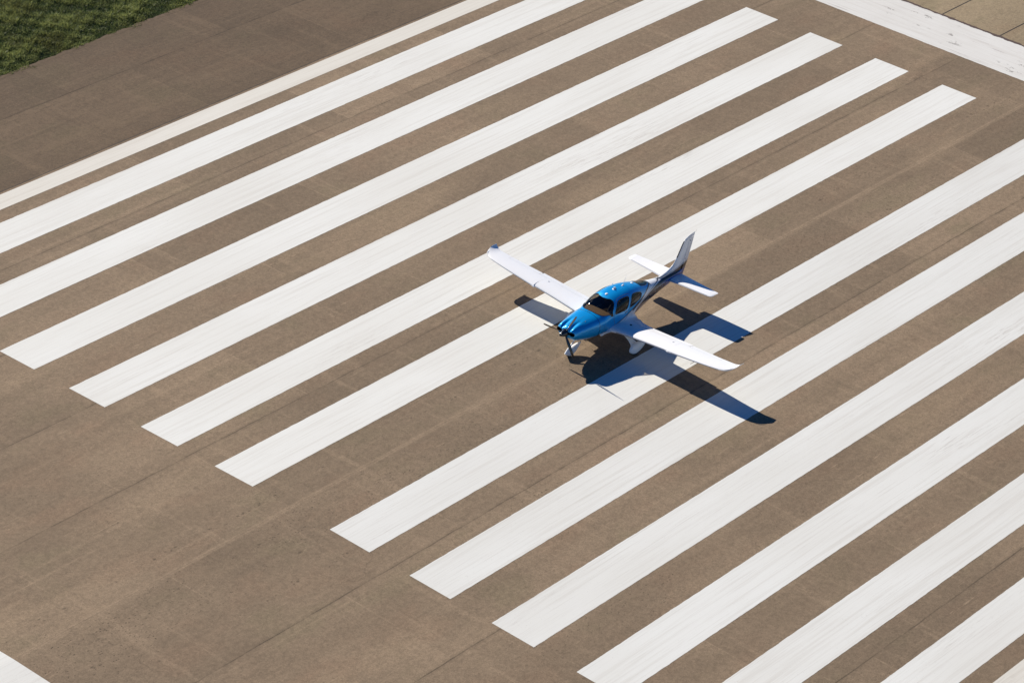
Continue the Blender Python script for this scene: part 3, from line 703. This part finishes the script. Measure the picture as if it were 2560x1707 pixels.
# ---- fin and rudder ------------------------------------------------
FLE = pch([1.20, 1.33, 1.40, 1.445, 1.50, 1.56, 1.64, 1.83, 2.10, 2.44, 2.50, 2.55, 2.59, 2.615, 2.63], [5.3, 5.55, 5.85, 6.15, 6.47, 6.66, 6.80, 6.955, 7.11, 7.315, 7.40, 7.52, 7.68, 7.84, 7.95])
FTE = pch([.98, 1.5, 1.76, 2.60, 2.63], [7.55, 7.72, 7.79, 7.985, 7.99])
FH = lambda z: 7.28 + (z - 1.0) * .265
def thk(z): return float(np.interp(z, [1.0, 1.3, 1.5, 1.8, 2.5, 2.63], [.07, .075, .085, .085, .075, .03]))
fz = list(np.linspace(1.22, 2.46, 150)) + [2.49, 2.52, 2.55, 2.575, 2.595, 2.61, 2.62, 2.63]
fin = surf('fin', [(z, float(FLE(z)), float(FTE(z)), 0, thk(z)) for z in fz if z < 2.47], 0, lambda le, te: (FH((te - 7.33) / .25) - .008 - le) / (te - le) if 0 else .60, .08, M_livery, plane, True, livery, n=60)
# rebuild fin chord cut so that it meets the hinge line exactly
bpy.data.objects.remove(fin)
def fin_surface(name, zs, a, b, parent, mat=M_livery, n=50, inset=0.0, minthk=0.0):
    mb = MB(); R = []
    for z in zs:
        le, te = float(FLE(z)), float(FTE(z)); ch = te - le; h = FH(z)
        c0 = 0 if a == 'le' else (h + .001 - le) / ch; c1 = 1 if b == 'te' else (h - .001 - le) / ch
        c0 = max(0, min(c0, 1)); c1 = max(.001, min(c1, 1))
        R.append([(px, pz if abs(pz) > minthk else (minthk if pz >= 0 else -minthk), z) for px, pz in foil_ring(le, te, thk(z), c0, c1, 0, n)])
    mb.ring(R); o = mb.build(name, mat, parent)
    V = np.empty(len(o.data.vertices) * 3); o.data.vertices.foreach_get('co', V); V = V.reshape(-1, 3)
    at_ = o.data.color_attributes.new('livery', 'FLOAT_COLOR', 'POINT'); at_.data.foreach_set('color', livery(V).ravel()); return o
fin = fin_surface('fin', [z for z in fz if z < 2.47], 'le', 'h', plane)
tipz = [2.472, 2.49, 2.51, 2.53, 2.55, 2.565, 2.58, 2.592, 2.602, 2.612, 2.62, 2.626, 2.63]
fin_surface('fin_tip', tipz, 'le', 'te', fin)
# the rudder carries on down to the end of the tail boom
mb = MB(); R = []
rz_ = [.985] + list(np.linspace(1.0, 2.46, 150))
for z in rz_:
    h = FH(z); te = float(FTE(z)); w0 = float(np.interp(z, [.98, 1.3, 1.6, 2.47], [.060, .058, .040, .024]))
    k = np.linspace(0, 1, 30); up = [(h + .001 + (te - h - .001) * c, w0 * (1 - c) ** .9 * (1 + .25 * c) + .002, z) for c in k]
    R.append(up + [(p[0], -p[1], z) for p in reversed(up)])
mb.ring(R); rud = mb.build('rudder', M_livery, fin)
V = np.empty(len(rud.data.vertices) * 3); rud.data.vertices.foreach_get('co', V); V = V.reshape(-1, 3)
at_ = rud.data.color_attributes.new('livery', 'FLOAT_COLOR', 'POINT'); at_.data.foreach_set('color', livery(V).ravel())
# end cap of the tail boom
mesh_np('tail_end', list(G[-1]), [tuple(range(NTH))[::-1]], M_livery, fus_o, False, livery(G[-1]))
# black de-ice strip on the fin's leading edge
mb = MB(); R = []
for z in np.linspace(1.86, 2.44, 24):
    le, te = float(FLE(z)), float(FTE(z)); ch = te - le; pts = [(le + ch * c - .004, sg * (ch * naca(c, thk(z)) + .003), z) for c, sg in ((.045, -1), (.025, -1), (.01, -1), (0, 1), (.01, 1), (.025, 1), (.045, 1))]
    R.append(pts)
mb.ring(R); mb.build('deice_strip', M_black, fin)
mb = MB()
for z, x_ in ((2.36, 7.70), (1.66, 7.50)): mb = MB(); mb.box((x_, -.03, z), (.03, .04, .02), bev=.004); mb.build('hinge_cover', M_matt, fin)
mb = MB(); mb.tube([(7.985, 0, 2.60), (8.12, 0, 2.66)], .003, 6); mb.build('static_wick', M_matt, fin)
# ---- propeller -----------------------------------------------------
prop = empty('propeller', (.30, 0, 1.19)); prop.parent = plane
mb = MB(); R = []
for u in np.linspace(0, 1, 22):
    r = .178 * (u ** .62) * (1 - .06 * u) if u > 0 else .0015
    R.append([(-.30 + .37 * u, r * math.cos(a), r * math.sin(a)) for a in np.linspace(0, 2 * math.pi, 49)[:-1]])
R.append([(.085, .165 * math.cos(a), .165 * math.sin(a)) for a in np.linspace(0, 2 * math.pi, 49)[:-1]])
mb.ring(R); mb.build('spinner', M_black, prop)
def blade(ang):
    mb = MB(); R = []
    for u in np.linspace(0, 1, 24):
        r = .14 + .84 * u; ch = float(np.interp(u, [0, .1, .35, .7, .9, .97, 1], [.05, .08, .115, .105, .085, .06, .02])); tw = math.radians(float(np.interp(u, [0, .3, 1], [58, 38, 17]))); tk = float(np.interp(u, [0, .15, .5, 1], [.7, .28, .12, .07]))
        ring = []
        for px, pz in foil_ring(-.5, .5, tk, 0, 1, .02, 10):
            a, b = px * ch, pz * ch
            t_, ax = a * math.cos(tw) - b * math.sin(tw), a * math.sin(tw) + b * math.cos(tw)
            ring.append((ax + .0, t_, r))
        R.append(ring)
    R = [[Vector((p[0], p[2] * math.cos(ang) + p[1] * math.sin(ang), p[2] * math.sin(ang) - p[1] * math.cos(ang))) for p in ring] for ring in R]
    mb.ring(R); o = mb.build('blade', M_black, prop)
for d in (117, 237, 357): blade(math.radians(d))
# ---- landing gear --------------------------------------------------
def pant(name, cx, cy, parent, L=1.0, H=.40, Wd=.24, zb=.065, tailup=.16, mat=None):
    mb = MB(); R = []
    for u in np.linspace(0, 1, 34):
        x = cx - L * .36 + L * u
        f_ = (math.sin(math.pi * min(1, u / .34) / 2) ** .62 if u < .34 else math.cos((u - .34) / .66 * math.pi / 2) ** .75)
        f_ = max(f_, .015)
        zc = zb + H / 2 + tailup * max(0, u - .34) ** 1.3 * 1.2; hh = H / 2 * f_; ww = Wd / 2 * f_
        R.append([(x, cy + ww * (1 if math.cos(a) >= 0 else -1) * abs(math.cos(a)) ** .85, zc + hh * (1 if math.sin(a) >= 0 else -1) * abs(math.sin(a)) ** .85) for a in np.linspace(0, 2 * math.pi, 41)[:-1]])
    mb.ring(R); return mb.build(name, mat or M_white, parent)
def tyre(cx, cy, r, wd, parent, z0):
    mb = MB(); R = []
    for a in np.linspace(0, 2 * math.pi, 41)[:-1]:
        R.append([(cx + (r - .055 + .055 * math.cos(b)) * math.cos(a), cy + wd * math.sin(b) / 2, z0 + r + (r - .055 + .055 * math.cos(b)) * math.sin(a)) for b in np.linspace(0, 2 * math.pi, 17)[:-1]])
    R.append(R[0]); mb.ring(R, cap=False); return mb.build('tyre', M_rub, parent)
def fairleg(name, P, ch, tk, parent, mat=None):
    mb = MB(); R = []
    for (p, c, t_) in zip(P, ch, tk):
        R.append([(p[0] - c * .4 + px * c, p[1] + pz * c, p[2]) for px, pz in foil_ring(0, 1, t_, 0, 1, 0, 14)])
    mb.ring(R); return mb.build(name, mat or M_white, parent)
for s in (1, -1):
    g0 = empty('main_gear', (0, 0, 0)); g0.parent = plane
    yw = s * 1.50
    pf = pant('wheel_fairing', 2.78, yw, g0, 1.02, .43, .25, .035, .10)
    fairleg('gear_leg', [(2.66, s * 1.00, .74), (2.66, s * 1.12, .66), (2.68, s * 1.27, .54), (2.72, s * 1.40, .42), (2.76, s * 1.46, .34)], [.40, .27, .24, .34, .52], [.22, .24, .26, .26, .26], g0)
    tyre(2.80, yw, .185, .15, g0, -.027)
ng = empty('nose_gear', (0, 0, 0)); ng.parent = plane
pant('wheel_fairing', .84, 0, ng, .90, .35, .22, .035, .26)
tyre(.76, 0, .165, .13, ng, 0.0)
fairleg('gear_leg', [(1.16, 0, .80), (1.02, 0, .64), (.82, 0, .48), (.64, 0, .35), (.56, 0, .22)], [.11, .11, .12, .14, .20], [.45, .5, .5, .5, .5], ng)
mb = MB()
R = []
for u in np.linspace(0, 1, 14):
    x, z, h = .56 + .06 * u, .12 + .26 * u, .03
    R.append([(x + .10 * math.sin(a), .085 * math.cos(a) * (1 - .5 * u), z) for a in np.linspace(0, 2 * math.pi, 17)[:-1]])
mb.tube([(1.24, .0, .33), (1.39, 0, .42)], [.055, .02], 12, .5); mb.build('fairing_tail', M_black, ng)
# exhaust stacks, drains, belly scoop, step
mb = MB(); mb.tube([(1.20, -.22, .80), (1.26, -.24, .64), (1.36, -.25, .58)], .035, 14); mb.build('exhaust_pipe', M_steel, plane)
mb = MB(); mb.tube([(1.20, .22, .80), (1.26, .24, .64), (1.36, .25, .58)], .035, 14); mb.build('exhaust_pipe', M_steel, plane)
for s in (1, -1): mb = MB(); mb.box((1.98, s * .50, .70), (.22, .10, .10), bev=.04); mb.build('belly_scoop', M_white, fus_o)
for s in (1, -1): mb = MB(); mb.tube([(3.95, s * .50, .78), (3.96, s * .62, .52), (4.06, s * .64, .50)], .014, 8); mb.build('boarding_step', M_steel, plane)
mb = MB(); mb.box((5.9, 0, .84), (.30, .012, .16), bev=.004); mb.build('ventral_strake', M_white, plane)
# ---- things on the roof -------------------------------------------
def dome(x, y, r, h, mat, name, parent=plane, sx=1.0):
    z = float(F_TOP(x)) - .012; mb = MB(); R = []
    for k in np.linspace(0, 1, 8):
        rr = r * math.cos(k * math.pi / 2 * .98); R.append([(x + rr * sx * math.cos(a), y + rr * math.sin(a), z + h * math.sin(k * math.pi / 2)) for a in np.linspace(0, 2 * math.pi, 21)[:-1]])
    mb.ring(R); return mb.build(name, mat, parent)
dome(2.66, 0, .058, .040, M_white, 'gps_antenna', sx=1.25)
dome(4.20, 0, .055, .040, M_white, 'gps_antenna', sx=1.25)
bcn = dome(3.10, 0, .070, .035, M_white, 'beacon_base')
mb = MB(); mb.tube([(3.09, 0, 1.965), (3.09, 0, 2.05)], [.030, .026], 14); mb.box((3.14, 0, 1.99), (.12, .03, .05), bev=.01); mb.build('beacon_lens', plain('frosted_lens', (.75, .72, .68), .2), bcn)
mb = MB(); z = float(F_TOP(3.62)); mb.box((3.62, 0, z + .005), (.13, .055, .03), bev=.012)
mb.tube([(3.63, 0, z), (3.74, 0, z + .24), (3.80, 0, z + .36)], [.008, .005, .003], 8); mb.build('whip_antenna', M_white, plane)
mb = MB(); mb.tube([(3.46, .33, 1.84), (3.47, .35, 1.91), (3.52, .36, 1.95)], [.014, .012, .004], 8); mb.build('air_probe', M_white, plane)
# screws and lamps on the cowl, canopy vents
for y in (-.05, .03): mb = MB(); mb.box((1.66, y, float(F_TOP(1.66)) + .001), (.035, .03, .006), bev=.002); mb.build('defrost_vent', M_matt, cowl)
mb = MB()
p = fus(1.10, math.radians(118)); mb.tube([tuple(p - np.array([0, 0, .01])), tuple(p + np.array([0, -.002, .012]))], [.022, .016], 10); mb.build('oil_door_latch', M_steel, cowl)
on_skin([(x_, t_) for x_, t_ in [(.92, math.radians(95)), (1.30, math.radians(95)), (1.30, math.radians(117)), (.92, math.radians(117)), (.92, math.radians(95))]], .0035, 'oil_door_gap', M_line, cowl)
# ---- cabin ---------------------------------------------------------
ca = MB()
for x0, x1 in ((1.80, 2.34),):
    R = []
    for x in np.linspace(x0, x1, 10):
        hw = float(F_HW(x)) * .86; z = 1.385 + .02 * math.sin((x - x0) / (x1 - x0) * math.pi)
        R.append([(x, y, z + .045 * (1 - (y / hw) ** 2) ** .5 * (1 if abs(y) < hw else 0)) for y in np.linspace(-hw, hw, 25)] + [(x, y, z - .05) for y in np.linspace(hw, -hw, 25)])
    ca.ring(R)
dash = ca.build('glareshield', M_dash, fus_o)
mb = MB(); mb.box((2.32, 0, 1.22), (.04, 1.16, .30), bev=.01); panel = mb.build('instrument_panel', M_matt, fus_o)
mb = MB(); mb.box((2.343, -.26, 1.25), (.006, .30, .20)); mb.box((2.343, .10, 1.25), (.006, .30, .20)); mb.build('display_screen', M_black, panel)
mb = MB(); mb.box((3.0, 0, .80), (1.7, .90, .03)); mb.build('cabin_floor', M_carp, fus_o)
mb = MB(); mb.box((4.50, 0, 1.20), (.04, .50, .50), bev=.01); mb.build('rear_bulkhead', M_tan, fus_o)
for sx_ in (2.98, 3.86):
    for s in (1, -1):
        se = empty('cabin_seat', (sx_, s * .28, 0)); se.parent = plane
        mb = MB(); mb.box((0, 0, 1.00), (.50, .44, .14), bev=.05); mb.build('seat_cushion', M_tan, se)
        mb = MB(); mb.box((.27, 0, 1.28), (.12, .42, .56), rot=Matrix.Rotation(.22, 3, 'Y').to_quaternion(), bev=.05); mb.build('seat_back', M_tan, se)
        mb = MB(); mb.box((.36, 0, 1.585 if sx_ < 3.5 else 1.50), (.08, .24, .12), rot=Matrix.Rotation(.15, 3, 'Y').to_quaternion(), bev=.035); mb.build('head_rest', M_tan, se)
mb = MB(); mb.tube([(2.36, -.50, 1.12), (2.50, -.50, 1.14), (2.52, -.50, 1.26)], [.018, .018, .024], 10); mb.build('side_yoke', M_matt, fus_o)
# ---- the pilot: one continuous body grown over a skeleton ----------
def person(px, py):
    J = {}; E = []; R = {}
    def j(n, x, y, z, rx, ry=None): J[n] = (x, y, z); R[n] = (rx, ry or rx)
    j('pelvis', .14, 0, 1.10, .115, .15); j('waist', .15, 0, 1.20, .105, .135); j('chest', .16, 0, 1.36, .12, .16); j('neckb', .155, 0, 1.475, .07, .08); j('neck', .145, 0, 1.53, .050)
    j('jaw', .125, 0, 1.575, .062, .062); j('head', .135, 0, 1.645, .088, .078); j('crown', .14, 0, 1.715, .060, .058)
    ch = ['pelvis', 'waist', 'chest', 'neckb', 'neck', 'jaw', 'head', 'crown']; E += list(zip(ch, ch[1:]))
    for s, t_ in ((1, 'r'), (-1, 'l')):
        reach = (-.46, .20 * s, 1.24) if s < 0 else (-.30, .10 * s, 1.10)
        j('sh' + t_, .155, .175 * s, 1.435, .062); j('el' + t_, -.02, .235 * s, 1.20, .043); j('wr' + t_, reach[0] + .12, reach[1], reach[2] - .02, .028); j('pa' + t_, reach[0] + .05, reach[1], reach[2], .032, .022)
        E += [('neckb', 'sh' + t_), ('sh' + t_, 'el' + t_), ('el' + t_, 'wr' + t_), ('wr' + t_, 'pa' + t_)]
        for q, (dy, ln) in enumerate(((-.028, .066), (-.010, .078), (.009, .073), (.027, .056))):
            a, b = f'f{t_}{q}', f'g{t_}{q}'
            j(a, reach[0] + .0, reach[1] + dy, reach[2] + .008, .010); j(b, reach[0] + .05 - ln, reach[1] + dy * 1.05, reach[2] - .018, .008)
            j(b + 'e', reach[0] + .058 - ln, reach[1] + dy, reach[2] - .043, .007); E += [('pa' + t_, a), (a, b), (b, b + 'e')]
        j('th' + t_, reach[0] + .045, reach[1] - .042 * s, reach[2] - .008, .011); j('tt' + t_, reach[0] + .01, reach[1] - .05 * s, reach[2] - .03, .009); E += [('pa' + t_, 'th' + t_), ('th' + t_, 'tt' + t_)]
        j('hp' + t_, .12, .10 * s, 1.08, .095); j('kn' + t_, -.33, .14 * s, 1.14, .062); j('an' + t_, -.66, .13 * s, .93, .042); j('to' + t_, -.80, .13 * s, .92, .036)
        E += [('pelvis', 'hp' + t_), ('hp' + t_, 'kn' + t_), ('kn' + t_, 'an' + t_), ('an' + t_, 'to' + t_)]
    names = list(J); idx = {n: i for i, n in enumerate(names)}
    me = bpy.data.meshes.new('person'); me.from_pydata([J[n] for n in names], [(idx[a], idx[b]) for a, b in E], []); me.update()
    o = bpy.data.objects.new('person', me); COL.objects.link(o); o.location = (px, py, 0)
    sk = o.modifiers.new('skin', 'SKIN'); sk.use_smooth_shade = True
    for n in names: me.skin_vertices[0].data[idx[n]].radius = R[n]
    me.skin_vertices[0].data[idx['pelvis']].use_root = True
    ss = o.modifiers.new('sub', 'SUBSURF'); ss.levels = 2; ss.render_levels = 2
    dg = bpy.context.evaluated_depsgraph_get(); dg.update()
    me2 = bpy.data.meshes.new_from_object(o.evaluated_get(dg)); o.modifiers.clear(); o.data = me2; me2.name = 'person'
    # features of the face pulled out of the same surface
    for v in me2.vertices:
        c = v.co
        if c.z > 1.56 and c.x < .135:
            d = math.exp(-((c.y / .014) ** 2) - ((c.z - 1.628) / .020) ** 2); c.x -= .022 * d
            for sy in (-.03, .03): c.x += .010 * math.exp(-(((c.y - sy) / .014) ** 2) - ((c.z - 1.655) / .012) ** 2)
            c.x -= .006 * math.exp(-((c.y / .022) ** 2) - ((c.z - 1.592) / .008) ** 2)
        for sy in (-1, 1):
            d = math.exp(-((c.y - sy * .080) / .012) ** 2 - ((c.z - 1.635) / .022) ** 2 - ((c.x - .145) / .02) ** 2); c.y += sy * .014 * d
    skin = plain('pilot_skin', (.50, .29, .20), .5); shirt = plain('pilot_shirt', (.05, .07, .12), .85); tr = plain('pilot_trousers', (.03, .03, .035), .9)
    for m_ in (skin, shirt, tr): me2.materials.append(m_)
    for p_ in me2.polygons:
        c = p_.center
        p_.material_index = 0 if (c.z > 1.505 or (c.x < -.16 and c.z > 1.03 and (abs(c.y) > .16 or abs(c.y) < .20) and c.z > 1.17) or (c.x < -.19 and abs(c.y) < .155 and abs(c.y) > .04 and c.z > 1.05 and c.y > 0 and c.z < 1.135 and c.x > -.36)) else (2 if c.z < 1.15 else 1)
        p_.use_smooth = True
    def cap(name, mat, f, parent):
        mb = MB(); R = []
        for k in np.linspace(0, 1, 12): R.append(f(k))
        mb.ring(R); return mb.build(name, mat, parent)
    hair = cap('hair', plain('brown_hair', (.05, .03, .02), .8), lambda k: [(.148 + (.092 * math.cos(k * 1.5)) * math.cos(a) * (1 if math.cos(a) > 0 else .80), .084 * math.cos(k * 1.5) * math.sin(a), 1.655 + .03 * (-1 if math.cos(a) > .2 else .6) * (1 - k) + .088 * math.sin(k * 1.52)) for a in np.linspace(0, 2 * math.pi, 29)[:-1]], o)
    hs = MB(); hs.tube([(.145, .088 * math.cos(a), 1.64 + .112 * math.sin(a)) for a in np.linspace(.05, math.pi - .05, 20)], .009, 8)
    for sy in (1, -1): hs.tube([(.145, sy * .080, 1.64), (.145, sy * .118, 1.64)], [.036, .030], 16)
    hs.tube([(.13, -.10, 1.62), (.06, -.09, 1.60), (.030, -.03, 1.592)], .004, 6)
    hs.build('headset', plain('headset_shell', (.55, .55, .54), .4), o)
    return o
pilot = person(14.16 + 2.86, -.10 - .28)
pilot['label'] = 'person in a dark shirt and light headset sitting in the left front seat'; pilot['category'] = 'person'
# labels of the setting
ground['label'] = 'dark soil ground around the paved areas'; ground['category'] = 'ground'
runway['label'] = 'brown weathered asphalt runway with long white threshold stripes'; runway['category'] = 'runway'
pad['label'] = 'tan concrete slabs beyond the white threshold bar'; pad['category'] = 'pavement'
